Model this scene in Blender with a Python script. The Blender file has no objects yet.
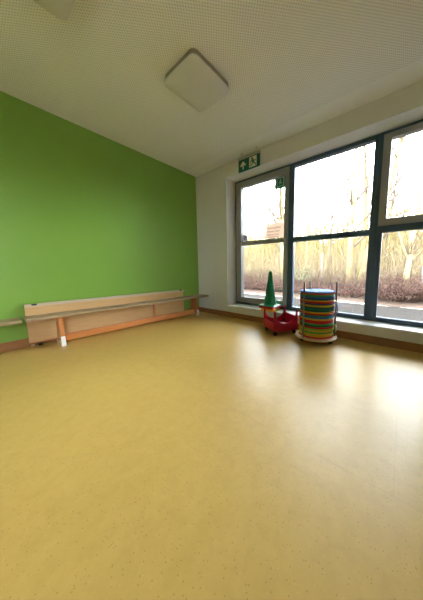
import bpy, bmesh, math, random
from mathutils import Vector, Matrix
PI = math.pi
sc = bpy.context.scene
COL = sc.collection
H = 2.735                                   # ceiling height

# ------------------------------------------------------------------ node helpers
def mat(name, col=(.8, .8, .8), rough=.5, metal=0., spec=.5, coat=0.):
    m = bpy.data.materials.new(name); m.use_nodes = True
    b = m.node_tree.nodes['Principled BSDF']
    b.inputs['Base Color'].default_value = (*col, 1)
    b.inputs['Roughness'].default_value = rough
    b.inputs['Metallic'].default_value = metal
    b.inputs['Specular IOR Level'].default_value = spec
    b.inputs['Coat Weight'].default_value = coat
    return m
def nd(m, t, **kw):
    n = m.node_tree.nodes.new(t)
    for k, v in kw.items():
        if k in n.inputs.keys(): n.inputs[k].default_value = v
        else: setattr(n, k, v)
    return n
def lk(m, a, b): m.node_tree.links.new(a, b)
def coords(m, scale=(1, 1, 1), kind='Object'):
    tc = nd(m, 'ShaderNodeTexCoord'); mp = nd(m, 'ShaderNodeMapping')
    mp.inputs['Scale'].default_value = scale
    lk(m, tc.outputs[kind], mp.inputs['Vector']); return mp.outputs['Vector']
def ramp(m, fac, stops):
    r = nd(m, 'ShaderNodeValToRGB'); e = r.color_ramp.elements
    while len(e) > 1: e.remove(e[-1])
    e[0].position = stops[0][0]; e[0].color = (*stops[0][1], 1)
    for p, c in stops[1:]:
        x = e.new(p); x.color = (*c, 1)
    lk(m, fac, r.inputs['Fac']); return r.outputs['Color']
def noise(m, vec, scale, detail=3., rough=.55, dist=0.):
    n = nd(m, 'ShaderNodeTexNoise'); n.inputs['Scale'].default_value = scale
    n.inputs['Detail'].default_value = detail; n.inputs['Roughness'].default_value = rough
    n.inputs['Distortion'].default_value = dist
    lk(m, vec, n.inputs['Vector']); return n.outputs['Fac']
def mixc(m, fac, a, b, mode='MIX'):
    x = nd(m, 'ShaderNodeMix', data_type='RGBA', blend_type=mode)
    for s, v in ((0, fac), (6, a), (7, b)):
        if hasattr(v, 'is_linked') or hasattr(v, 'node'): lk(m, v, x.inputs[s])
        else: x.inputs[s].default_value = v if s == 0 else (*v, 1)
    return x.outputs[2]
def bump(m, fac, strength=.1, dist=.002):
    b = nd(m, 'ShaderNodeBump'); b.inputs['Strength'].default_value = strength
    b.inputs['Distance'].default_value = dist
    lk(m, fac, b.inputs['Height'])
    lk(m, b.outputs['Normal'], m.node_tree.nodes['Principled BSDF'].inputs['Normal'])
def setcol(m, c): lk(m, c, m.node_tree.nodes['Principled BSDF'].inputs['Base Color'])
def math_(m, op, a, b=None):
    n = nd(m, 'ShaderNodeMath', operation=op)
    for i, v in enumerate((a, b)):
        if v is None: continue
        if isinstance(v, (int, float)): n.inputs[i].default_value = v
        else: lk(m, v, n.inputs[i])
    return n.outputs[0]

# ------------------------------------------------------------------ materials
def wood(name, a, b, rough=.45, axis=1, scale=6, coat=0.):
    m = mat(name, a, rough, coat=coat)
    s = [14, 14, 14]; s[axis] = .8
    v = coords(m, s)
    n1 = noise(m, v, scale, 4, .6, .6)
    n2 = noise(m, coords(m, (1, 1, 1)), 3, 2)
    c = ramp(m, n1, [(.3, a), (.7, b)])
    c2 = mixc(m, math_(m, 'MULTIPLY', n2, .35), c, tuple(x*.75 for x in a))
    setcol(m, c2); bump(m, n1, .06); return m
M = {}
M['pine'] = wood('orange lacquered pine', (.62, .25, .075), (.50, .17, .045), .35, coat=.2)
M['pine_dark'] = wood('reddish lacquered pine', (.45, .16, .05), (.34, .11, .035), .35, axis=2)
M['seat'] = wood('worn beech seat', (.38, .27, .15), (.30, .21, .11), .5)
M['board'] = wood('light plywood', (.66, .42, .19), (.57, .34, .14), .5)
M['board_rail'] = wood('pale beech rail', (.62, .50, .36), (.54, .42, .29), .5)
M['base_wood'] = wood('brown skirting wood', (.34, .155, .055), (.27, .115, .04), .42, axis=0, coat=.1)
M['base_wood_y'] = wood('brown skirting wood side', (.34, .155, .055), (.27, .115, .04), .42, axis=1, coat=.1)
M['ply'] = wood('birch ply', (.66, .46, .30), (.58, .38, .24), .45)
M['rubber_w'] = mat('white rubber', (.80, .80, .78), .5)
M['rubber_b'] = mat('black rubber', (.015, .015, .017), .5)
M['blue_frame'] = mat('dark blue window lacquer', (.036, .080, .135), .35)
M['sash'] = mat('grey sash lacquer', (.30, .31, .33), .4)
M['gasket'] = mat('black gasket', (.02, .02, .025), .6)
M['steel'] = mat('brushed steel', (.62, .62, .62), .35, .9)
M['rod'] = mat('dull grey steel rod', (.22, .205, .175), .4, .4)
M['white_paint'] = mat('white sill paint', (.78, .80, .82), .35)
M['plastic_w'] = mat('white plastic', (.82, .82, .80), .4)
M['grey_plastic'] = mat('grey plastic', (.60, .61, .63), .5)
M['opal'] = mat('opal acrylic cover', (.66, .66, .65), .35)
M['lamp_pan'] = mat('beige lamp base', (.30, .27, .21), .5)
M['red_plastic'] = mat('red moulded plastic', (.36, .004, .026), .32)
M['red_in'] = mat('red inner tray', (.52, .05, .03), .45)
M['cone_green'] = mat('green cone plastic', (.0, .23, .085), .3)
M['cone_hole'] = mat('dark cone hole', (.03, .03, .02), .7)
M['cone_red'] = mat('red cone plastic', (.60, .015, .02), .35)
M['cone_yellow'] = mat('yellow cone plastic', (.80, .50, .02), .35)
PADS = {'blue': (.025, .14, .42), 'light_blue': (.045, .22, .72), 'navy': (.015, .05, .15), 'red': (.50, .02, .03),
        'green': (.03, .33, .07), 'dark_green': (.012, .11, .06), 'teal': (.01, .17, .15), 'yellow': (.62, .36, .03),
        'lime': (.22, .42, .05)}
for k, c in PADS.items(): M['pad_'+k] = mat('pad '+k, c, .6, spec=.25)
M['cord_b'] = mat('blue white cord', (.28, .38, .80), .8)
M['cord_w'] = mat('pale green cord', (.45, .75, .45), .8)
M['sign_green'] = mat('sign green', (.0, .105, .09), .4)
M['sign_cream'] = mat('sign cream', (.66, .68, .52), .4)
M['sign_case'] = mat('sign housing grey', (.36, .37, .34), .45)
M['paper'] = mat('tan paper notice', (.62, .47, .38), .7)
M['ink'] = mat('printed ink', (.16, .11, .10), .7)
M['ink_red'] = mat('red printed ink', (.55, .12, .08), .7)

def translucent(m, col, w):
    nt = m.node_tree; b = nt.nodes['Principled BSDF']; t = nt.nodes.new('ShaderNodeBsdfTranslucent'); t.inputs[0].default_value = (*col, 1)
    x = nt.nodes.new('ShaderNodeMixShader'); x.inputs[0].default_value = w
    nt.links.new(b.outputs[0], x.inputs[1]); nt.links.new(t.outputs[0], x.inputs[2]); nt.links.new(x.outputs[0], nt.nodes['Material Output'].inputs['Surface'])
translucent(M['paper'], (.85, .72, .62), .62)
translucent(M['grey_plastic'], (.8, .82, .88), .4)
M['film'] = mat('green translucent film', (.0, .12, .09), .4); translucent(M['film'], (.02, .5, .32), .18)
M['film_w'] = mat('cream translucent film', (.66, .68, .52), .4); translucent(M['film_w'], (.85, .9, .7), .5)

# painted plaster
m = M['green'] = mat('green satin wall paint', (.18, .36, .04), .30, spec=.6)
v = coords(m); n = noise(m, v, 140, 3); bump(m, n, .05, .001)
setcol(m, ramp(m, noise(m, v, 1.3, 2), [(.3, (.175, .340, .050)), (.7, (.19, .356, .056))]))
m = M['white'] = mat('warm white wall paint', (.67, .67, .655), .6)
v = coords(m); bump(m, noise(m, v, 160, 3), .08, .001)
m = M['outer'] = mat('exterior reveal', (.72, .76, .80), .6)

# perforated acoustic ceiling: rows of round holes, a plain border 0.27 m wide along the window wall
m = M['ceiling'] = mat('perforated acoustic ceiling', (.72, .70, .64), .7)
v = coords(m)
sp = nd(m, 'ShaderNodeSeparateXYZ'); lk(m, v, sp.inputs[0])
P_ = .027
def cell(o): return math_(m, 'SUBTRACT', math_(m, 'FRACT', math_(m, 'DIVIDE', o, P_)), .5)
fx, fy = cell(math_(m, 'ADD', sp.outputs['X'], sp.outputs['Y'])), cell(math_(m, 'SUBTRACT', sp.outputs['X'], sp.outputs['Y']))   # staggered rows
d = math_(m, 'SQRT', math_(m, 'ADD', math_(m, 'MULTIPLY', fx, fx), math_(m, 'MULTIPLY', fy, fy)))
hole = nd(m, 'ShaderNodeMapRange'); hole.inputs['From Min'].default_value = .20; hole.inputs['From Max'].default_value = .28
hole.inputs['To Min'].default_value = 1; hole.inputs['To Max'].default_value = 0
lk(m, d, hole.inputs['Value'])
inside = math_(m, 'LESS_THAN', sp.outputs['Y'], -.27)
hf = math_(m, 'MULTIPLY', hole.outputs[0], inside)
setcol(m, mixc(m, hf, (.84, .85, .86), (.55, .55, .55)))
inv = math_(m, 'SUBTRACT', 1.0, hf)
bump(m, inv, .25, .002)

# ochre linoleum with fine specks and two welded seams
m = M['floor'] = mat('ochre linoleum', (.5, .38, .12), .3, spec=.45)
v = coords(m)
big = noise(m, v, 1.6, 3, .6); mid = noise(m, v, 14, 4, .65, .4)
c = ramp(m, mid, [(.30, (.51, .335, .085)), (.70, (.585, .388, .108))])
c = mixc(m, math_(m, 'MULTIPLY', big, .30), c, (.58, .385, .12))
vo = nd(m, 'ShaderNodeTexVoronoi', feature='F1'); vo.inputs['Scale'].default_value = 90; lk(m, v, vo.inputs['Vector'])
spk = nd(m, 'ShaderNodeMapRange'); spk.inputs['From Min'].default_value = .10; spk.inputs['From Max'].default_value = .22
spk.inputs['To Min'].default_value = 1; spk.inputs['To Max'].default_value = 0
lk(m, vo.outputs['Distance'], spk.inputs['Value'])
sep = nd(m, 'ShaderNodeSeparateColor'); lk(m, vo.outputs['Color'], sep.inputs[0])
sel = math_(m, 'GREATER_THAN', sep.outputs[0], .5)
c = mixc(m, math_(m, 'MULTIPLY', math_(m, 'MULTIPLY', spk.outputs[0], sel), .75), c, (.30, .155, .035))
sel2 = math_(m, 'LESS_THAN', sep.outputs[0], .14)
c = mixc(m, math_(m, 'MULTIPLY', math_(m, 'MULTIPLY', spk.outputs[0], sel2), .18), c, (.80, .68, .36))
sp = nd(m, 'ShaderNodeSeparateXYZ'); lk(m, v, sp.inputs[0])
s1 = math_(m, 'LESS_THAN', math_(m, 'ABSOLUTE', math_(m, 'ADD', sp.outputs['Y'], 1.90)), .002)
s2 = math_(m, 'MULTIPLY', math_(m, 'LESS_THAN', math_(m, 'ABSOLUTE', math_(m, 'SUBTRACT', sp.outputs['X'], 3.47)), .0015),
           math_(m, 'GREATER_THAN', sp.outputs['Y'], -1.90))
c = mixc(m, math_(m, 'MULTIPLY', math_(m, 'MAXIMUM', s1, s2), .22), c, (.30, .20, .06))
setcol(m, c)
rr = nd(m, 'ShaderNodeMapRange'); rr.inputs['To Min'].default_value = .30; rr.inputs['To Max'].default_value = .40
lk(m, mid, rr.inputs['Value']); lk(m, rr.outputs[0], m.node_tree.nodes['Principled BSDF'].inputs['Roughness'])
bump(m, math_(m, 'ADD', noise(m, v, 9, 3), noise(m, v, 60, 2)), .10, .0025)

# clear glass: transparent sheet with a Fresnel reflection
m = M['glass'] = bpy.data.materials.new('clear glass'); m.use_nodes = True
nt = m.node_tree; nt.nodes.remove(nt.nodes['Principled BSDF'])
tr = nt.nodes.new('ShaderNodeBsdfTransparent'); tr.inputs[0].default_value = (.95, .97, .96, 1)
gl = nt.nodes.new('ShaderNodeBsdfGlossy'); gl.inputs['Roughness'].default_value = .01
fr = nt.nodes.new('ShaderNodeFresnel'); fr.inputs['IOR'].default_value = 1.45
mx = nt.nodes.new('ShaderNodeMixShader')
nt.links.new(fr.outputs[0], mx.inputs[0]); nt.links.new(tr.outputs[0], mx.inputs[1]); nt.links.new(gl.outputs[0], mx.inputs[2])
nt.links.new(mx.outputs[0], nt.nodes['Material Output'].inputs['Surface'])

# outdoors (dull winter surfaces under a bright white sky)
K = .19
def o_(*c): return tuple(x*K for x in c)
m = M['paving'] = mat('grey paving', o_(0.12, 0.114, 0.114), .8)
v = coords(m)
br = nd(m, 'ShaderNodeTexBrick'); br.inputs['Scale'].default_value = 1
br.inputs['Brick Width'].default_value = .4; br.inputs['Row Height'].default_value = .4; br.inputs['Mortar Size'].default_value = .008
br.inputs['Color1'].default_value = (*o_(.080, .070, .064), 1); br.inputs['Color2'].default_value = (*o_(.064, .056, .051), 1); br.inputs['Mortar'].default_value = (*o_(0.054, 0.048, 0.042), 1)
lk(m, v, br.inputs['Vector'])
setcol(m, mixc(m, math_(m, 'MULTIPLY', noise(m, v, 5, 5), .6), br.outputs['Color'], o_(0.096, 0.078, 0.066)))
m = M['soil'] = mat('leaf littered soil', o_(.3, .2, .13), .9)
v = coords(m); setcol(m, ramp(m, noise(m, v, 16, 6, .8), [(.35, o_(.08, .05, .04)), (.5, o_(.20, .13, .10)), (.64, o_(.42, .31, .22))]))
bump(m, noise(m, v, 25, 4), 1, .03)
m = M['slope'] = mat('dry grass slope', o_(.5, .42, .25), .95)
v = coords(m, (1, 1, .35)); n = noise(m, v, 3.2, 8, .8)
setcol(m, ramp(m, n, [(.32, o_(.30, .19, .13)), (.48, o_(.62, .48, .28)), (.62, o_(.80, .68, .38))]))
m = M['bark'] = mat('lichen covered bark', o_(.5, .42, .2), .9)
v = coords(m, (1, 1, .5))
setcol(m, ramp(m, noise(m, v, 9, 6, .75), [(.34, o_(.50, .36, .26)), (.44, o_(.82, .66, .32)), (.60, o_(1.0, .86, .40)), (.72, o_(.85, .76, .60))]))
bump(m, noise(m, v, 20, 4), .6, .02)
m = M['bark_grey'] = mat('grey brown bark', o_(.33, .26, .2), .9)
v = coords(m); setcol(m, ramp(m, noise(m, v, 10, 4, .7), [(.35, o_(.30, .20, .17)), (.65, o_(.52, .42, .27))]))
M['twig_red'] = mat('reddish brown twigs', o_(.21, .125, .10), .9)
M['twig_tan'] = mat('tan dry twigs', o_(.62, .47, .28), .9)
M['twig_yellow'] = mat('yellow dry stems', o_(.92, .72, .30), .9)
M['leaf_brown'] = mat('dead brown leaves', o_(.28, .15, .115), .9)
M['leaf_green'] = mat('small green leaves', o_(.22, .42, .16), .8)
M['fine_branch'] = mat('pinkish brown fine branches', o_(.40, .29, .20), .95, spec=.03)
M['post'] = mat('pale blue post', o_(.62, .70, .82), .5)

for k in ('paving', 'soil', 'slope', 'bark', 'bark_grey', 'twig_red', 'twig_tan', 'twig_yellow', 'leaf_brown'):
    M[k].node_tree.nodes['Principled BSDF'].inputs['Specular IOR Level'].default_value = .03
# ------------------------------------------------------------------ geometry helpers
def tag(o, label=None, cat=None, group=None, kind=None):
    for k, v in (('label', label), ('category', cat), ('group', group), ('kind', kind)):
        if v: o[k] = v
    return o
def thing(name, label, cat, loc=(0, 0, 0), rotz=0., group=None):
    o = bpy.data.objects.new(name, None); COL.objects.link(o)
    o.location = loc; o.rotation_euler = (0, 0, rotz); o.empty_display_size = .1
    return tag(o, label, cat, group)
def obj(name, bm, m, parent=None, bevel=0., smooth=False, seg=2):
    me = bpy.data.meshes.new(name)
    bmesh.ops.recalc_face_normals(bm, faces=bm.faces)
    if bevel:
        es = [e for e in bm.edges if len(e.link_faces) == 2 and e.calc_face_angle(0) > .6]
        bmesh.ops.bevel(bm, geom=es, offset=bevel, segments=seg, affect='EDGES', profile=.5, clamp_overlap=True)
    for f in bm.faces: f.smooth = smooth
    bm.to_mesh(me); bm.free()
    for x in (m if isinstance(m, (list, tuple)) else [m]): me.materials.append(x)
    if smooth:
        try: me.set_sharp_from_angle(angle=.7)
        except Exception: pass
    o = bpy.data.objects.new(name, me); COL.objects.link(o); o.parent = parent
    return o
def box(bm, x0, x1, y0, y1, z0, z1, mi=0):
    vs = [bm.verts.new(p) for p in ((x0,y0,z0),(x1,y0,z0),(x1,y1,z0),(x0,y1,z0),(x0,y0,z1),(x1,y0,z1),(x1,y1,z1),(x0,y1,z1))]
    for q in ((0,3,2,1),(4,5,6,7),(0,1,5,4),(1,2,6,5),(2,3,7,6),(3,0,4,7)):
        bm.faces.new([vs[i] for i in q]).material_index = mi
    return bm
def B(*a):
    bm = bmesh.new(); box(bm, *a); return bm
def frame(bm, x0, x1, z0, z1, w, y0, y1):
    """rectangular ring in the xz plane, one closed solid; w = (left, right, bottom, top)"""
    l, r, b, t = w
    o = [(x0, z0), (x1, z0), (x1, z1), (x0, z1)]; i = [(x0+l, z0+b), (x1-r, z0+b), (x1-r, z1-t), (x0+l, z1-t)]
    V = [[bm.verts.new((p[0], y, p[1])) for p in ring] for y in (y0, y1) for ring in (o, i)]
    for k in range(4):
        n = (k+1) % 4
        bm.faces.new((V[0][k], V[0][n], V[1][n], V[1][k])); bm.faces.new((V[2][n], V[2][k], V[3][k], V[3][n]))
        bm.faces.new((V[0][n], V[0][k], V[2][k], V[2][n])); bm.faces.new((V[1][k], V[1][n], V[3][n], V[3][k]))
    return bm
def prism(bm, pts, axis, a, b, mi=0):
    """extrude a 2D outline along axis from a to b; pts are the other two coordinates in order"""
    def P(p, t):
        q = list(p); q.insert(axis, t); return q
    lo = [bm.verts.new(P(p, a)) for p in pts]; hi = [bm.verts.new(P(p, b)) for p in pts]
    bm.faces.new(lo).material_index = mi; bm.faces.new(hi[::-1]).material_index = mi
    n = len(pts)
    for i in range(n): bm.faces.new((lo[i], hi[i], hi[(i+1) % n], lo[(i+1) % n])).material_index = mi
    return bm
def lathe(bm, prof, n=32, c=(0, 0), cap=True, mi=0):
    rings = [[bm.verts.new((c[0]+r*math.cos(2*PI*k/n), c[1]+r*math.sin(2*PI*k/n), z)) for k in range(n)] for r, z in prof]
    for a, b in zip(rings, rings[1:]):
        for k in range(n): bm.faces.new((a[k], a[(k+1) % n], b[(k+1) % n], b[k])).material_index = mi
    if cap:
        bm.faces.new(rings[0][::-1]).material_index = mi; bm.faces.new(rings[-1]).material_index = mi
    return bm
def tube(bm, pts, rad, n=6, mi=0, cap=True):
    pts = [Vector(p) for p in pts]; rings = []
    rs = rad if isinstance(rad, (list, tuple)) else [rad]*len(pts)
    u = None
    for i, p in enumerate(pts):
        t = (pts[min(i+1, len(pts)-1)] - pts[max(i-1, 0)]).normalized()
        if u is None: u = t.cross(Vector((0, 0, 1)) if abs(t.z) < .9 else Vector((1, 0, 0))).normalized()
        else: u = (u - t*u.dot(t)).normalized()
        w = t.cross(u)
        rings.append([bm.verts.new(p + (u*math.cos(2*PI*k/n) + w*math.sin(2*PI*k/n))*rs[i]) for k in range(n)])
    for a, b in zip(rings, rings[1:]):
        for k in range(n): bm.faces.new((a[k], a[(k+1) % n], b[(k+1) % n], b[k])).material_index = mi
    if cap:
        bm.faces.new(rings[0][::-1]).material_index = mi; bm.faces.new(rings[-1]).material_index = mi
    return bm
def struct(name, bm, m, parent=None, **k):
    o = obj(name, bm, m, parent, **k)
    if parent is None: o['kind'] = 'structure'
    return o
def copy_tree(o, parent=None, mats=None):
    c = o.copy(); COL.objects.link(c); c.parent = parent
    for ch in list(o.children): copy_tree(ch, c)
    return c

# ------------------------------------------------------------------ the room
RX, RY = 5.0, -5.8                         # room reaches x 0..5, y 0..-5.8
WX0, WX1, WZ0, WZ1 = .835, 3.86, .225, 2.50  # window opening
WT = .42                                    # wall thickness
struct('floor', B(-.2, RX+.2, RY-.2, WT, -.12, 0), M['floor'])
struct('ceiling', B(-.2, RX+.2, RY-.2, WT, H, H+.15), M['ceiling'])
struct('wall_left', B(-.2, 0, RY-.2, WT, 0, H), M['green'])
# right wall with an added opening, out of view, to let in fill light
bm = frame(bmesh.new(), 0, -RY, 0, H, (3.6, 1.0, 1.0, .40), 0, .2)
bmesh.ops.rotate(bm, verts=bm.verts, cent=(0, 0, 0), matrix=Matrix.Rotation(-PI/2, 3, 'Z'))
bmesh.ops.translate(bm, verts=bm.verts, vec=(RX, 0, 0))
struct('wall_right', bm, M['white'])
struct('wall_near', B(0, RX, RY-.2, RY, 0, H), M['white'])
bm = bmesh.new()                            # window wall: one solid ring around the opening
frame(bm, 0, RX, 0, H, (WX0, RX-WX1, WZ0-.022, H-WZ1), 0, WT)
struct('wall_far', bm, M['white'])
struct('trim_1', B(WX0, WX1, -.022, .236, WZ0-.022, WZ0), M['white_paint'], bevel=.003)      # window sill
struct('trim_2', B(WX0, WX1, .315, WT+.03, WZ0-.022, WZ0+.012), M['outer'])
struct('baseboard_left', B(0, .018, RY, -.018, 0, .1), M['base_wood_y'], bevel=.004)
struct('baseboard_far', B(0, RX, -.018, 0, 0, .095), M['base_wood'], bevel=.004)
struct('baseboard_right', B(RX-.018, RX, RY, -.018, 0, .1), M['base_wood_y'], bevel=.004)
struct('baseboard_near', B(.018, RX-.018, RY, RY+.018, 0, .1), M['base_wood'], bevel=.004)

# windows: blue frames side by side, grey opening sashes in the first (full height) and third (upper half)
FY0, FY1 = .24, .315
def pane(p, x0, x1, z0, z1, y=.287):
    o = obj('glass_pane', B(x0-.006, x1+.006, y, y+.006, z0-.006, z1+.006), M['glass'], p); return o
def gask(p, x0, x1, z0, z1, y):
    return obj('gasket', frame(bmesh.new(), x0-.006, x1+.006, z0-.006, z1+.006, (.012,)*4, y, y+.012), M['gasket'], p)
def window(name, x0, x1, l, r):
    e = thing(name, None, None); e['kind'] = 'structure'
    bm = frame(bmesh.new(), x0, x1, WZ0, WZ1, (l, r, .055, .05), FY0, FY1)
    obj('window_frame', bm, M['blue_frame'], e, bevel=.004)
    return e
w1 = window('window_1', WX0, 1.985, .045, .052)
s = obj('window_sash', frame(bmesh.new(), .868, 1.940, .268, 2.462, (.122, .070, .098, .098), .218, .298), M['sash'], w1, bevel=.005)
obj('sash_rail', B(0.990, 1.870, .232, .296, 1.338, 1.408), M['sash'], w1, bevel=.003)
pane(w1, 0.990, 1.870, .366, 1.338); pane(w1, 0.990, 1.870, 1.408, 2.364)
# handle: rose and lever
bm = B(1.892, 1.917, .206, .219, 1.30, 1.40); hd = obj('window_handle', bm, M['steel'], w1, bevel=.003)
bm = tube(bmesh.new(), [(1.904, .212, 1.37), (1.904, .178, 1.37), (1.904, .168, 1.36), (1.904, .168, 1.26)], [.008, .008, .009, .008], 8)
obj('lever', bm, M['steel'], hd, smooth=True)
for hz in (.42, 1.37, 2.28):
    obj('hinge', lathe(bmesh.new(), [(.009, hz-.045), (.009, hz+.045)], 12, (.862, .226)), M['sash'], w1, smooth=True)
w2 = window('window_2', 1.985, 3.105, .042, .045)
obj('transom', B(2.027, 3.060, FY0, FY1, 1.326, 1.396), M['blue_frame'], w2, bevel=.003)
pane(w2, 2.027, 3.060, .280, 1.326); pane(w2, 2.027, 3.060, 1.396, 2.45)
w3 = window('window_3', 3.105, WX1, .050, .045)
obj('transom', B(3.155, WX1-.045, FY0, FY1, 1.345, 1.425), M['blue_frame'], w3, bevel=.003)
pane(w3, 3.200, WX1-.045, .280, 1.345)
obj('glazing_bar', B(3.155, 3.200, FY0, FY1, .280, 1.345), M['blue_frame'], w3, bevel=.003)
s = obj('window_sash', frame(bmesh.new(), 3.150, WX1-.04, 1.422, 2.462, (.080, .080, .078, .060), .218, .298), M['sash'], w3, bevel=.005)
pane(w3, 3.230, WX1-.12, 1.500, 2.402)

w_fill = thing('fill_window', None, None, (RX+.10, 0, 0), PI/2); w_fill['kind'] = 'structure'      # made-up window in the right wall, unseen, added to brighten the room
obj('window_frame', frame(bmesh.new(), RY+1.0, -3.6, 1.0, H-.40, (.045,)*4, -.03, .03), M['blue_frame'], w_fill, bevel=.004)
obj('glass_pane', B(RY+1.038, -3.638, -.003, .003, 1.038, H-.438), M['glass'], w_fill)

# ------------------------------------------------------------------ things on the window
# green emergency exit window sticker
t = thing('exit_window_sticker', 'small square green emergency exit sticker on the upper left window pane', 'sticker', (1.760, .280, 2.295))
t_ = obj('sticker_sheet', B(-.096, .096, 0, .0022, -.098, .098), M['film'], t)
bm = bmesh.new()
frame(bm, -.070, .070, -.072, .074, (.018, .018, .016, .016), -.0012, 0)
obj('window_symbol', bm, M['film_w'], t)
bm = bmesh.new()
lathe(bm, [(.013, -.0), (.013, .001)], 16)
bmesh.ops.rotate(bm, verts=bm.verts, cent=(0, 0, 0), matrix=Matrix.Rotation(PI/2, 3, 'X'))
bmesh.ops.translate(bm, verts=bm.verts, vec=(.004, -.0002, .032))
prism(bm, [(-.018, .018), (.020, .012), (.024, -.030), (.014, -.032), (.006, -.010), (-.010, -.034), (-.024, -.030), (-.010, -.004), (-.026, .002)], 1, -.0012, 0)
obj('climbing_figure', bm, M['film_w'], t)

def text(name, body, size, m, parent, loc, thick=.0004):
    cu = bpy.data.curves.new(name, 'FONT'); cu.body = body; cu.size = size; cu.extrude = thick
    tmp = bpy.data.objects.new(name, cu); COL.objects.link(tmp)
    me = bpy.data.meshes.new_from_object(tmp); bpy.data.objects.remove(tmp)
    me.name = name; me.materials.clear(); me.materials.append(m)
    o = bpy.data.objects.new(name, me); COL.objects.link(o)
    o.parent = parent; o.location = loc; o.rotation_euler = (PI/2, 0, 0); return o
# paper notice taped to the inside of the pane
t = thing('paper_notice', 'tan paper notice with printed lines taped to the left window above its rail', 'notice', (1.495, .281, 1.425))
obj('sheet', B(0, .345, 0, .0015, 0, .240), M['paper'], t)
text('printed_line', 'Achtung Bitte', .047, M['ink'], t, (.028, -.0006, .155))
text('printed_line', 'Fenster nach', .045, M['ink'], t, (.028, -.0006, .097))
text('printed_line', 'Gebrauch zu', .043, M['ink'], t, (.028, -.0006, .044))
obj('red_stroke', B(.06, .25, -.0012, 0, .014, .024), M['ink_red'], t)
# small grey plate in the lower left corner of the same pane
t = thing('window_sensor', 'small pale grey plastic plate on the glass at the far left window corner', 'sensor', (.985, .258, 1.410))
obj('sensor_case', B(.008, .112, .015, .019, 0, .125), M['grey_plastic'], t, bevel=.006)
obj('sensor_cap', B(.022, .098, .012, .015, .022, .102), M['grey_plastic'], t, bevel=.002)

# ------------------------------------------------------------------ emergency exit sign hung from the ceiling
t = thing('exit_sign', 'green emergency exit sign with arrow and running man hung under the ceiling', 'exit sign', (1.19, -.10, 2.455))
obj('sign_housing', B(0, .415, 0, .035, .178, .218), M['sign_case'], t, bevel=.004)
obj('sign_panel', B(.004, .411, .006, .026, 0, .180), M['sign_green'], t, bevel=.002)
for hx in (.06, .355):
    hk = obj('hanging_hook', tube(bmesh.new(), [(hx, .017, .216), (hx, .017, H-2.455-.008)], .004, 8), M['steel'], t, smooth=True)
    obj('ceiling_cup', lathe(bmesh.new(), [(.014, H-2.455-.012), (.014, H-2.455-.001)], 16, (hx, .017)), M['steel'], hk)
bm = prism(bmesh.new(), [(.100, .150), (.160, .088), (.140, .070), (.112, .098), (.112, .028), (.088, .028), (.088, .098), (.060, .070), (.040, .088)], 1, .004, .006)
obj('arrow', bm, M['sign_cream'], t)
obj('door_symbol', B(.222, .362, .004, .006, .016, .166), M['sign_cream'], t)
bm = bmesh.new()
lathe(bm, [(.015, 0), (.015, .002)], 18)
bmesh.ops.rotate(bm, verts=bm.verts, cent=(0, 0, 0), matrix=Matrix.Rotation(PI/2, 3, 'X'))
bmesh.ops.translate(bm, verts=bm.verts, vec=(.278, .004, .142))
def limb(*pts):                               # strokes with width, standing on the sign's face
    for (a, b, w) in pts:
        a, b = Vector(a), Vector(b); n = Vector((-(b-a).y, (b-a).x)).normalized()*w/2
        prism(bm, [tuple(a+n), tuple(b+n), tuple(b-n), tuple(a-n)], 1, .002, .004)
limb(((.288, .125), (.298, .078), .030), ((.298, .080), (.332, .062), .016), ((.332, .062), (.350, .026), .014),
     ((.294, .082), (.276, .052), .016), ((.276, .052), (.240, .040), .014), ((.288, .120), (.256, .104), .012),
     ((.256, .104), (.246, .078), .011), ((.294, .118), (.322, .096), .012), ((.322, .096), (.348, .104), .011))
obj('running_man', bm, M['sign_green'], t)

# ------------------------------------------------------------------ ceiling lamps (switched off)
def rsq(h, r, n=6):
    p = []
    for cx, cy, a0 in ((h-r, h-r, 0), (-h+r, h-r, 90), (-h+r, -h+r, 180), (h-r, -h+r, 270)):
        for k in range(n+1):
            a = math.radians(a0+90*k/n); p.append((cx+r*math.cos(a), cy+r*math.sin(a)))
    return p
def loft(bm, rings):
    R = [[bm.verts.new((x, y, z)) for x, y in pts] for pts, z in rings]
    n = len(R[0])
    for a, b in zip(R, R[1:]):
        for k in range(n): bm.faces.new((a[k], a[(k+1) % n], b[(k+1) % n], b[k]))
    bm.faces.new(R[0][::-1]); bm.faces.new(R[-1]); return bm
def lamp(x, y, label):
    t = thing('ceiling_lamp', label, 'ceiling lamp', (x, y, H), 0, 'square ceiling lamps')
    obj('lamp_base', loft(bmesh.new(), [(rsq(.226, .05), -.0005), (rsq(.230, .05), -.046)]), M['lamp_pan'], t, smooth=True)
    bm = loft(bmesh.new(), [(rsq(.232, .05), -.046), (rsq(.239, .055), -.052), (rsq(.238, .055), -.062),
                            (rsq(.226, .06), -.073), (rsq(.15, .06), -.082), (rsq(.07, .04), -.085)])
    obj('lamp_cover', bm, M['opal'], t, smooth=True)
lamp(1.705, -1.338, 'square pillow shaped white ceiling lamp nearer to the window, seen whole')
lamp(1.60, -2.495, 'square white ceiling lamp farther from the window, cut off by the picture edge')

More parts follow.
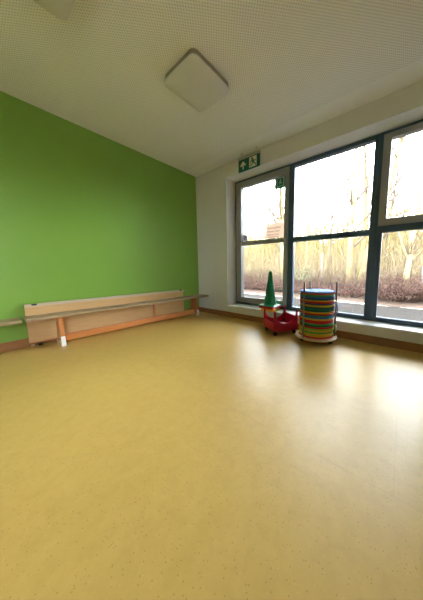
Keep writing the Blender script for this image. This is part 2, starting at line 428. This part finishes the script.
# ------------------------------------------------------------------ benches
def make_bench(label):
    L = 2.56                                  # runs along +y from the origin; seat front at x .32
    t = thing('gym_bench', label, 'bench', (0, -2.57, 0), 0, 'long wooden gym benches')
    obj('seat', B(.085, .315, 0, L, .345, .375), M['seat'], t, bevel=.005)
    for k, yy in enumerate((.262, L-.30)):
        prof = [(.125, .345), (.275, .345), (.283, .25), (.300, .11), (.322, .03), (.268, .03), (.248, .055), (.200, .066), (.152, .055), (.132, .03), (.078, .03), (.100, .11), (.117, .25)]
        lg = obj('leg', prism(bmesh.new(), prof, 1, yy, yy+.034), M['pine_dark'] if k else M['pine'], t, bevel=.003)
        f = bmesh.new()                        # white rubber shoe on the front foot and its edge
        prism(f, [(.270, .0), (.330, .0), (.334, .032), (.308, .115), (.301, .113), (.318, .034), (.270, .034)], 1, yy-.003, yy+.037)
        o = obj('rubber_shoe', f, M['rubber_w'], lg, bevel=.002); o['label'] = 'white rubber shoe on front foot'
        f = prism(bmesh.new(), [(.072, .0), (.130, .0), (.130, .034), (.076, .034)], 1, yy-.003, yy+.037)
        obj('rubber_shoe', f, M['rubber_w'], lg, bevel=.002)
    obj('beam', B(.178, .222, .296, L-.30, .030, .112), M['pine'], t, bevel=.003)
    obj('brace', prism(bmesh.new(), [(1.446, .112), (1.474, .112), (1.470, .345), (1.450, .345)], 0, .182, .218), M['pine'], t, bevel=.002)
    return t
b1 = make_bench('long narrow wooden bench with orange legs and low beam before the green wall')
b2 = copy_tree(b1); b2.location = (.02, -2.60-2.56, .0)
b2['label'] = 'second wooden bench of which only the seat end shows at the far left'

# long plywood board standing on edge behind the bench
t = thing('long_board', 'long pale plywood board standing on edge between the green wall and the bench', 'board', (0, -2.545, 0))
L = 2.115
obj('board_face', B(.036, .054, 0, L, .048, .470), M['board'], t, bevel=.002)
bm = bmesh.new()                              # top rail with a notch near each end
pts = [(0, .470), (L, .470), (L, .502), (L-.030, .502), (L-.034, .484), (L-.082, .484), (L-.086, .502), (.105, .502), (.101, .484), (.056, .484), (.052, .502), (0, .502)]
prism(bm, pts, 0, .024, .068)
obj('top_rail', bm, M['board_rail'], t, bevel=.002)
for yy in (.058, L-.080):
    obj('notch_block', B(.030, .066, yy, yy+.040, .4845, .499), M['rubber_b'], t)
obj('bottom_rail', B(.024, .068, 0, L, .030, .048), M['pine_dark'], t, bevel=.002)
for yy in (.012, L-.06):
    o = obj('foot_pad', B(.026, .066, yy, yy+.03, 0, .030), M['board_rail'], t, bevel=.003)
    obj('foot_pad', B(.026, .066, yy+(.06 if yy < 1 else -.06), yy+(.10 if yy < 1 else -.02), 0, .030), M['rubber_b'], t, bevel=.003)

# ------------------------------------------------------------------ three nested traffic cones on the sill
zt = WZ0 + .001
def nested(z, h_, r_, m, label, rot):
    t = thing('traffic_cone', label, 'traffic cone', (1.728, .060, z), rot, 'stacked traffic cones on the sill')
    obj('cone_base', loft(bmesh.new(), [(rsq(h_, r_), 0), (rsq(h_, r_), .020), (rsq(h_-.012, r_), .038)]), m, t, smooth=True)
    obj('cone_body', lathe(bmesh.new(), [(.070, .038), (.066, .045), (.060, .06), (.012, .46), (.004, .465)], 28), m, t, smooth=True)
nested(zt, .128, .05, M['cone_yellow'], 'yellow cone at the bottom of the nest, only its square base showing', .02)
nested(zt+.040, .142, .03, M['cone_red'], 'red cone in the middle of the nest, only its square base showing', -.03)
t = thing('traffic_cone', 'green traffic cone with dark holes, topmost of the nest on the sill', 'traffic cone', (1.728, .060, zt+.080), 0, 'stacked traffic cones on the sill')
def cr(z): return .100 + (.025-.100)*(z-.04)/(.55-.04)
# hollow shell over a square base plate with a hole, so that the two below fit in
bm = bmesh.new()
lathe(bm, [(.132, .012), (.126, .019), (.112, .026), (cr(.04), .040), (cr(.535), .535), (.022, .552), (.016, .560), (.013, .560), (.012, .545), (.019, .51), (.086, .04), (.090, .012)], 36, cap=False)
bb_ = bmesh.new(); loft(bb_, [(rsq(.155, .025), 0), (rsq(.155, .025), .009), (rsq(.145, .025), .0145)])
obj('cone_base', bb_, M['cone_green'], t, smooth=True)
body = obj('cone_body', bm, M['cone_green'], t, smooth=True)
for z in (.10, .17, .24, .31, .38, .45, .50):
    for k in range(4):
        a = math.radians(90*k - 62 + (20 if int(z*100) % 16 < 8 else -8)); r = cr(z)
        bm = lathe(bmesh.new(), [(.0085, -.002), (.0085, .0006)], 14)
        bmesh.ops.rotate(bm, verts=bm.verts, cent=(0, 0, 0), matrix=Matrix.Rotation(PI/2-.118, 3, 'Y'))
        bmesh.ops.rotate(bm, verts=bm.verts, cent=(0, 0, 0), matrix=Matrix.Rotation(a, 3, 'Z'))
        bmesh.ops.translate(bm, verts=bm.verts, vec=(r*math.cos(a), r*math.sin(a), z))
        obj('hole', bm, M['cone_hole'], body)

# ------------------------------------------------------------------ red rolling cradle
t = thing('rolling_cart', 'red plastic cart with U shaped end panels on black castors', 'cart', (2.087, -.260, 0), 1.0)
W = .182; D = .168
def upanel(y0, y1, nm):
    n = 22; pts = [(-W, .062), (W, .062)]
    pts += [(W, .335), (W-.006, .343), (W-.016, .343), (W-.022, .335)]
    hw = W-.024
    for k in range(n+1):
        a = PI*k/n; pts.append((hw*math.cos(a), .330 - .160*math.sin(a)**.8))
    pts += [(-W+.022, .335), (-W+.016, .343), (-W+.006, .343), (-W, .335)]
    return obj(nm, prism(bmesh.new(), pts, 1, y0, y1), M['red_plastic'], t, bevel=.004, smooth=True)
upanel(-D, -D+.020, 'end_panel'); upanel(D-.020, D, 'end_panel')
obj('tray', B(-W, W, -D+.020, D-.020, .062, .085), M['red_plastic'], t, bevel=.003)
for s_ in (-1, 1):
    x0, x1 = sorted((s_*W, s_*(W-.018)))
    obj('side_panel', B(x0, x1, -D+.020, D-.020, .085, .25 if s_ > 0 else .175), M['red_plastic'], t, bevel=.004)
for sx in (-1, 1):
    for sy in (-1, 1):
        cx_, cy_ = sx*(W-.035), sy*(D-.032)
        bm = lathe(bmesh.new(), [(.028, -.013), (.030, -.009), (.030, .009), (.028, .013)], 20)
        bmesh.ops.rotate(bm, verts=bm.verts, cent=(0, 0, 0), matrix=Matrix.Rotation(PI/2, 3, 'Y'))
        bmesh.ops.translate(bm, verts=bm.verts, vec=(cx_, cy_, .030))
        w = obj('castor', bm, M['rubber_b'], t, smooth=True)
        obj('castor_fork', prism(bmesh.new(), [(cy_-.020, .061), (cy_+.020, .061), (cy_+.010, .022), (cy_-.010, .022)], 0, cx_-.019, cx_-.015), M['rubber_b'], w)

# ------------------------------------------------------------------ rack of round pads
CX, CY = 2.605, -.275
t = thing('pad_rack', 'round plywood trolley with three upright rods holding the coloured pads', 'rack', (CX, CY, 0))
obj('base_disc', lathe(bmesh.new(), [(.246, .052), (.252, .055), (.252, .068), (.246, .071)], 56), M['ply'], t, smooth=True)
for a in (247, 19, 133):
    x, y = .222*math.cos(math.radians(a)), .222*math.sin(math.radians(a))
    r_ = obj('rod', lathe(bmesh.new(), [(.0108, .071), (.0108, .738), (.008, .742)], 14, (x, y)), M['rod'], t, smooth=True)
    obj('rod_socket', lathe(bmesh.new(), [(.014, .071), (.014, .084)], 16, (x, y)), M['rod'], r_)
for a in (230, 350, 110, 290):
    if a == 290: continue
    x, y = .190*math.cos(math.radians(a)), .190*math.sin(math.radians(a))
    bm = lathe(bmesh.new(), [(.020, -.021), (.026, -.016), (.026, .016), (.020, .021)], 20)
    bmesh.ops.rotate(bm, verts=bm.verts, cent=(0, 0, 0), matrix=Matrix.Rotation(PI/2, 3, 'Y') )
    bmesh.ops.rotate(bm, verts=bm.verts, cent=(0, 0, 0), matrix=Matrix.Rotation(math.radians(a+60), 3, 'Z'))
    bmesh.ops.translate(bm, verts=bm.verts, vec=(x, y, .026))
    w = obj('castor', bm, M['rubber_b'], t, smooth=True)
    obj('castor_plate', lathe(bmesh.new(), [(.030, .044), (.030, .052)], 16, (x, y)), M['rubber_b'], w)

# pads from the top down
ORDER = ['light_blue', 'red', 'green', 'blue', 'navy', 'yellow', 'red', 'navy', 'yellow', 'dark_green', 'teal', 'dark_green', 'yellow', 'red',
         'teal', 'blue', 'yellow', 'red', 'red', 'green', 'dark_green', 'red', 'lime', 'yellow', 'green', 'yellow', 'yellow', 'red']
words = {'light_blue': 'light blue', 'dark_green': 'dark green', 'lime': 'lime green'}
NP = len(ORDER); ztop, zbot = .638, .072; th = (ztop-zbot)/NP
rng = random.Random(4)
ordn = ['topmost', 'second', 'third', 'fourth', 'fifth', 'sixth']
count = {}
for i, c in enumerate(ORDER):
    z = ztop - (i+1)*th
    r = .207 + rng.uniform(-.004, .003) * (i > 0)
    word = words.get(c, c); k = count.get(c, 0); count[c] = k+1
    above = words.get(ORDER[i-1], ORDER[i-1]) if i else None
    below = words.get(ORDER[i+1], ORDER[i+1]) if i+1 < NP else None
    total = ORDER.count(c)
    if i == 0: lb = 'light blue round pad lying on top of the whole stack'
    elif i == NP-1: lb = 'red round pad at the very bottom of the stack, on the plywood base'
    elif total == 1: lb = f'only {word} round pad in the stack, just under the {above} one'
    elif k == total-1: lb = f'lowest {word} round pad of the stack, between the {above} and {below} ones'
    else: lb = f'{ordn[k]} {word} round pad counted down the stack, under the {above} one'
    o = thing('round_pad', lb, 'round pad', (CX+rng.uniform(-.002, .002)*(i > 0), CY+rng.uniform(-.002, .002)*(i > 0), z), rng.uniform(0, 6), 'round pads stacked on the rack')
    e = th*.5
    prof = [(r-.018, .0004), (r-.007, .0012), (r-.001, e*.5), (r, e*.95), (r-.001, e*1.4), (r-.007, th-.002), (r-.018, th-.0006)]
    if i == 0: prof += [(r*.5, th+.001), (.01, th+.002)]
    obj('pad_disc', lathe(bmesh.new(), prof, 48), M['pad_'+c], o, smooth=True)
    # tying cords of the pads that let them hang out beside the right rod
    if i in (7, 9, 20):
        o.rotation_euler = (0, 0, 0)
        a = math.radians({7: 4, 9: 8, 20: 6}[i]); R_ = Vector((math.cos(a), math.sin(a), 0)); T_ = Vector((-math.sin(a), math.cos(a), 0))
        m_ = M['cord_b'] if i != 20 else M['cord_w']
        bm = bmesh.new(); q = .014
        base = R_*(r+.001) + Vector((0, 0, th*.5))
        loop = [base] + [base + R_*(.018+.018*math.sin(PI*k/8)) + T_*(-.03*math.sin(2*PI*k/8)) + Vector((0, 0, .014*math.cos(2*PI*k/8)-.010)) for k in range(9)]
        tube(bm, loop, .0065, 7)
        tube(bm, [base + R_*.020, base + R_*.032 + T_*.010 + Vector((0, 0, -.035)), base + R_*.030 + T_*.004 + Vector((0, 0, -.085))], .006, 7)
        tube(bm, [base + R_*.020, base + R_*.026 - T_*.020 + Vector((0, 0, -.022)), base + R_*.036 - T_*.024 + Vector((0, 0, -.050))], .006, 7)
        obj('tie_cord', bm, m_, o, smooth=True)

# ------------------------------------------------------------------ outdoors
rng = random.Random(11)
def grid(bm, x0, x1, y0, y1, nx, ny, zf):
    V = [[bm.verts.new((x0+(x1-x0)*i/nx, y0+(y1-y0)*j/ny, zf(x0+(x1-x0)*i/nx, y0+(y1-y0)*j/ny))) for j in range(ny+1)] for i in range(nx+1)]
    for i in range(nx):
        for j in range(ny): bm.faces.new((V[i][j], V[i+1][j], V[i+1][j+1], V[i][j+1]))
    return bm
struct('terrace_ground', B(-12, 14, WT, 3.25, -.12, -.02), M['paving'])
def zsoil(x, y): return .0 + .03*math.sin(x*2.3+y)*math.cos(y*1.7) + max(0, y-7)*.03
struct('woodland_ground', grid(bmesh.new(), -26, 22, 3.25, 20, 90, 36, zsoil), M['soil'])
def zs(x, y):
    t_ = min(1, max(0, (y-19)/10)); t_ = t_*t_*(3-2*t_)
    return .30 + 4.9*t_ + .6*math.sin(x*.45+1)+.35*math.sin(x*1.7+y*.5) - (.5 if y < 19.4 else 0)
struct('slope_ground', grid(bmesh.new(), -40, 34, 18.5, 34, 110, 26, zs), M['slope'], smooth=True)

def branchy(bt, bb, base, height, r, lean, seed, forks=3, crown=.35, detail=1., twn=5, curve=.15):
    """bt gets the trunk(s), bb the branches and twigs"""
    g = random.Random(seed)
    def limb_(bm, p, d, L, r, depth):
        n = max(3, int(L/.6)); pts, rs = [p.copy()], [r]; q = p.copy(); dd = d.copy()
        for k in range(n):
            dd = (dd + Vector((g.gauss(0, .07), g.gauss(0, .07), g.gauss(.02, .03)))*(.35 if depth == 0 else 1+depth*.8)).normalized()
            q = q + dd*L/n; pts.append(q.copy()); rs.append(max(.003, r*(1-.75*(k+1)/n)))
        tube(bm, pts, rs, 7 if depth == 0 else (4 if depth == 1 else 3))
        if depth < 2:
            nb = int((9 if depth == 0 else 5)*detail)
            for _ in range(nb):
                f = g.uniform(crown if depth == 0 else .2, 1); i = min(int(f*n), n-1)
                a = g.uniform(0, 2*PI); s_ = Vector((math.cos(a), math.sin(a), g.uniform(.2, 1.0))).normalized()
                limb_(bb, pts[i], (s_*.8+dd*.5).normalized(), L*g.uniform(.22, .42), max(.004, rs[i]*.45), depth+1)
        return pts, dd, rs
    d0 = Vector((lean[0], lean[1], 1)).normalized()
    limb_(bt, Vector(base), d0, height, r, 0)
def tree(x, y, h, r, lean, seed, label, m='bark', group=None, forks=(), **k):
    t = thing('bare_tree', label, 'tree', (x, y, 0), 0, group)
    bt, bb = bmesh.new(), bmesh.new()
    branchy(bt, bb, (0, 0, -.1 + max(0, y-7)*.03), h, r, lean, seed, **k)
    for (z0, hh, rr_, ln) in forks:
        b2_ = bmesh.new()
        branchy(bt, b2_, (lean[0]*z0, lean[1]*z0, z0), hh, rr_, ln, seed+50+int(z0*10), **k)
        obj('branches', b2_, M['fine_branch' if m == 'bark' and r > .075 else m], t)
    obj('trunk', bt, M[m], t, smooth=True)
    obj('branches', bb, M['fine_branch' if m == 'bark' and r > .075 else m], t)
    return t
# the trees one can tell apart
tree(1.42, 7.6, 10, .12, (.0, 0), 1, 'yellow lichen covered tree, left one of the three close trunks in the middle window', forks=[(1.0, 7, .05, (.11, 0))], crown=.2, detail=1.5)
tree(1.70, 8.2, 11, .10, (.03, .0), 2, 'yellow lichen covered tree standing between two others in the middle window', crown=.2, detail=1.5)
tree(1.80, 7.9, 11, .12, (.15, .0), 3, 'slanting yellow tree nearest the mullion right of the middle window', crown=.2, detail=1.4)
tree(3.50, 6.9, 2.2, .13, (.06, 0), 4, 'forked yellow tree seen in the upper right window', crown=.6,
     forks=[(1.8, 6, .055, (-.16, 0)), (1.85, 7, .06, (.03, .02)), (1.95, 6, .045, (.24, 0)), (1.2, 4, .03, (-.4, 0))])
tree(-2.1, 8.0, 9, .19, (.03, 0), 5, 'thick yellow tree behind the paper notice in the left window', forks=[(2.2, 6, .06, (.22, 0)), (2.6, 5, .05, (-.18, 0))], crown=.2, detail=1.5)
tree(.10, 9.2, 8, .055, (.02, 0), 6, 'slim straight tree alone in the middle of the upper middle pane', 'bark_grey', detail=1.3, crown=.2)
tree(-1.25, 9.0, 8, .06, (.04, 0), 7, 'slim pale tree near the left edge of the middle window', detail=1.1, crown=.25)
tree(4.35, 9.5, 8, .07, (-.02, 0), 8, 'slender tree with reddish buds at the right edge of the view', 'bark_grey', detail=1.3, crown=.2)
# the wood behind
lab = 'bare slender tree of the hazy wood far behind the windows'
n = 0
for k in range(84):
    y = rng.uniform(11, 18.5)
    xa, xb = 3.44-(y+2.8)*1.02, 3.44+(y+2.8)*.10
    x = xa + (xb-xa)*((k*0.618) % 1)
    tree(x, y, rng.uniform(5, 10), rng.uniform(.025, .07), (rng.uniform(-.08, .08), rng.uniform(-.05, .05)), 100+k, lab,
         'bark' if k % 3 else 'bark_grey', 'bare trees of the wood behind', detail=1.5, crown=.12)

# thin fence posts
for x, y, h_, lb in ((-.05, 8.4, 1.65, 'pale blue upright post among the brush in the middle window'), (4.05, 7.4, .95, 'short pale blue post by the right edge of the right window')):
    t = thing('fence_post', lb, 'post', (x, y, 0), 0, 'pale fence posts')
    obj('post_shaft', lathe(bmesh.new(), [(.05, -.05), (.05, h_), (.045, h_+.01)], 14), M['post'], t, smooth=True)
    obj('post_cap', lathe(bmesh.new(), [(.056, h_), (.056, h_+.03), (.03, h_+.045)], 14), M['post'], t, smooth=True)

# shrubs: bundles of arching twigs with dead leaves
def shrub(x, y, w, h, seed, label, mt, ml, nst=90, nlf=500, lsz=.022):
    g = random.Random(seed)
    t = thing('shrub', label, 'shrub', (x, y, 0))
    bs, bl = bmesh.new(), bmesh.new()
    for _ in range(nst):
        a = g.uniform(0, 2*PI); rr_ = w*.5*math.sqrt(g.random())
        p0 = Vector((rr_*.5*math.cos(a)*1.2, rr_*.4*math.sin(a), 0)); hh = h*g.uniform(.45, 1)*(1-.4*(rr_/(w*.5))**2)
        p2 = Vector((rr_*1.3*math.cos(a)+g.gauss(0, .08), rr_*math.sin(a)+g.gauss(0, .08), hh))
        p1 = (p0+p2)/2 + Vector((g.gauss(0, .05), g.gauss(0, .05), hh*.12))
        tube(bs, [p0, p1, p2], [.009, .006, .003], 3)
        for _ in range(4):
            f = g.uniform(.35, 1); q = p0.lerp(p2, f); e = q + Vector((g.gauss(0, .13), g.gauss(0, .13), g.uniform(-.03, .16)))
            tube(bs, [q, e], [.004, .002], 3)
            for _ in range(max(1, nlf//(nst*4))):
                c = q.lerp(e, g.random()) + Vector((g.gauss(0, .015), g.gauss(0, .015), g.gauss(0, .015)))
                u = Vector((g.gauss(0, 1), g.gauss(0, 1), g.gauss(0, 1))).normalized()*lsz*g.uniform(.6, 1.4)
                v_ = u.orthogonal().normalized()*lsz*.6
                bl.faces.new([bl.verts.new(c+s_) for s_ in (-u, v_, u, -v_)])
    obj('stems', bs, M[mt], t); obj('leaves', bl, M[ml], t)
shrub(3.35, 4.35, 1.7, .85, 21, 'large brown leafy shrub outside the right window', 'twig_red', 'leaf_brown', 150, 3000)
shrub(4.35, 4.5, 1.3, .60, 22, 'lower brown shrub at the right edge outside the right window', 'twig_red', 'leaf_brown', 90, 1500)
shrub(1.95, 4.5, 1.5, .42, 23, 'low reddish shrub outside, right of the pad rack in the middle window', 'twig_red', 'leaf_brown', 90, 1200)
shrub(.55, 4.6, 1.6, .45, 24, 'low reddish shrub outside behind the pad rack', 'twig_red', 'leaf_brown', 90, 1000)
shrub(-.75, 4.4, 1.4, .55, 25, 'low reddish shrub outside behind the mullion and cone', 'twig_red', 'leaf_brown', 90, 1000)
shrub(-1.9, 4.6, 1.5, .50, 26, 'reddish twiggy shrub outside the left window, left of the cone', 'twig_red', 'leaf_brown', 90, 1000)
shrub(-.35, 6.8, .9, 1.35, 27, 'loose shrub with small green leaves beside the pale blue post', 'twig_tan', 'leaf_green', 26, 330, .03)

# brush of the wood floor: uncountable stems
def brush(name, label, y0, y1, h0, h1, n, m, seed, tilt=.25, r=.006):
    g = random.Random(seed); bm = bmesh.new()
    for _ in range(n):
        y = g.uniform(y0, y1); xa, xb = 3.44-(y+2.8)*1.1, 3.44+(y+2.8)*.16
        x = g.uniform(xa, xb); h = h0+(h1-h0)*g.random()**1.8; z0 = max(0, y-7)*.03
        dx, dy = g.gauss(0, tilt), g.gauss(0, tilt)
        p = Vector((x, y, z0)); q = p + Vector((dx*h*.5, dy*h*.5, h*.55)); e = q + Vector((dx*h+g.gauss(0, .1), dy*h, h*.45))
        tube(bm, [p, q, e], [r, r*.8, r*.35], 3, cap=False)
        for _ in range(2):
            f = p.lerp(q, g.uniform(.3, 1)); L_ = h*g.uniform(.15, .35)
            tube(bm, [f, f + Vector((g.gauss(0, .6), g.gauss(0, .4), g.uniform(.2, .9)))*L_], [r*.6, r*.3], 3, cap=False)
    o = obj(name, bm, M[m]); tag(o, label, 'undergrowth', None, 'stuff')
brush('red_undergrowth', 'tangle of low reddish brown twigs along the wood edge', 4.6, 9, .3, 1.0, 3000, 'twig_red', 31, .5, .005)
brush('tan_undergrowth', 'tangle of tan dry stems filling the wood', 7, 14, .6, 2.8, 4200, 'twig_tan', 32, .28, .009)
brush('yellow_undergrowth', 'tall pale yellow stems standing far back in the wood', 11, 18.5, 1.2, 7.5, 6500, 'twig_yellow', 33, .14, .013)

# ------------------------------------------------------------------ light: overcast sky
w = bpy.data.worlds.new('overcast sky'); sc.world = w; w.use_nodes = True
nt = w.node_tree; bg = nt.nodes['Background']
tc = nt.nodes.new('ShaderNodeTexCoord'); sx = nt.nodes.new('ShaderNodeSeparateXYZ'); cr_ = nt.nodes.new('ShaderNodeValToRGB')
nt.links.new(tc.outputs['Generated'], sx.inputs[0]); nt.links.new(sx.outputs['Z'], cr_.inputs[0])
e = cr_.color_ramp.elements
e[0].position = 0; e[0].color = (.16, .17, .15, 1); e[1].position = 1; e[1].color = (.85, .91, 1.0, 1)
x_ = e.new(.02); x_.color = (.89, .93, 1.0, 1)
nt.links.new(cr_.outputs[0], bg.inputs['Color']); bg.inputs['Strength'].default_value = 28

# ------------------------------------------------------------------ camera
cd = bpy.data.cameras.new('camera'); cam = bpy.data.objects.new('camera', cd); COL.objects.link(cam)
yaw, pitch, roll, f = .6546, .1191, -.0018, 203.42
fw = Vector((-math.sin(yaw)*math.cos(pitch), math.cos(yaw)*math.cos(pitch), -math.sin(pitch)))
rt = Vector((math.cos(yaw), math.sin(yaw), 0)); up = rt.cross(fw)
rt2 = rt*math.cos(roll)+up*math.sin(roll); up2 = up*math.cos(roll)-rt*math.sin(roll)
cam.matrix_world = Matrix(((rt2.x, up2.x, -fw.x, 3.4378), (rt2.y, up2.y, -fw.y, -2.8174), (rt2.z, up2.z, -fw.z, .90), (0, 0, 0, 1)))
cd.sensor_fit = 'VERTICAL'; cd.sensor_height = 36; cd.lens = 36*f/600
cd.shift_x = -34.69/600; cd.shift_y = -6.61/600
cd.clip_start = .02; cd.clip_end = 200
sc.camera = cam
sc.view_settings.view_transform = 'Standard'; sc.view_settings.look = 'None'
sc.view_settings.exposure = .50; sc.view_settings.gamma = 1; sc.view_settings.use_curve_mapping = False
sc.cycles.use_denoising = True
sc.cycles.max_bounces = 14; sc.cycles.diffuse_bounces = 8; sc.cycles.glossy_bounces = 4; sc.cycles.transparent_max_bounces = 12
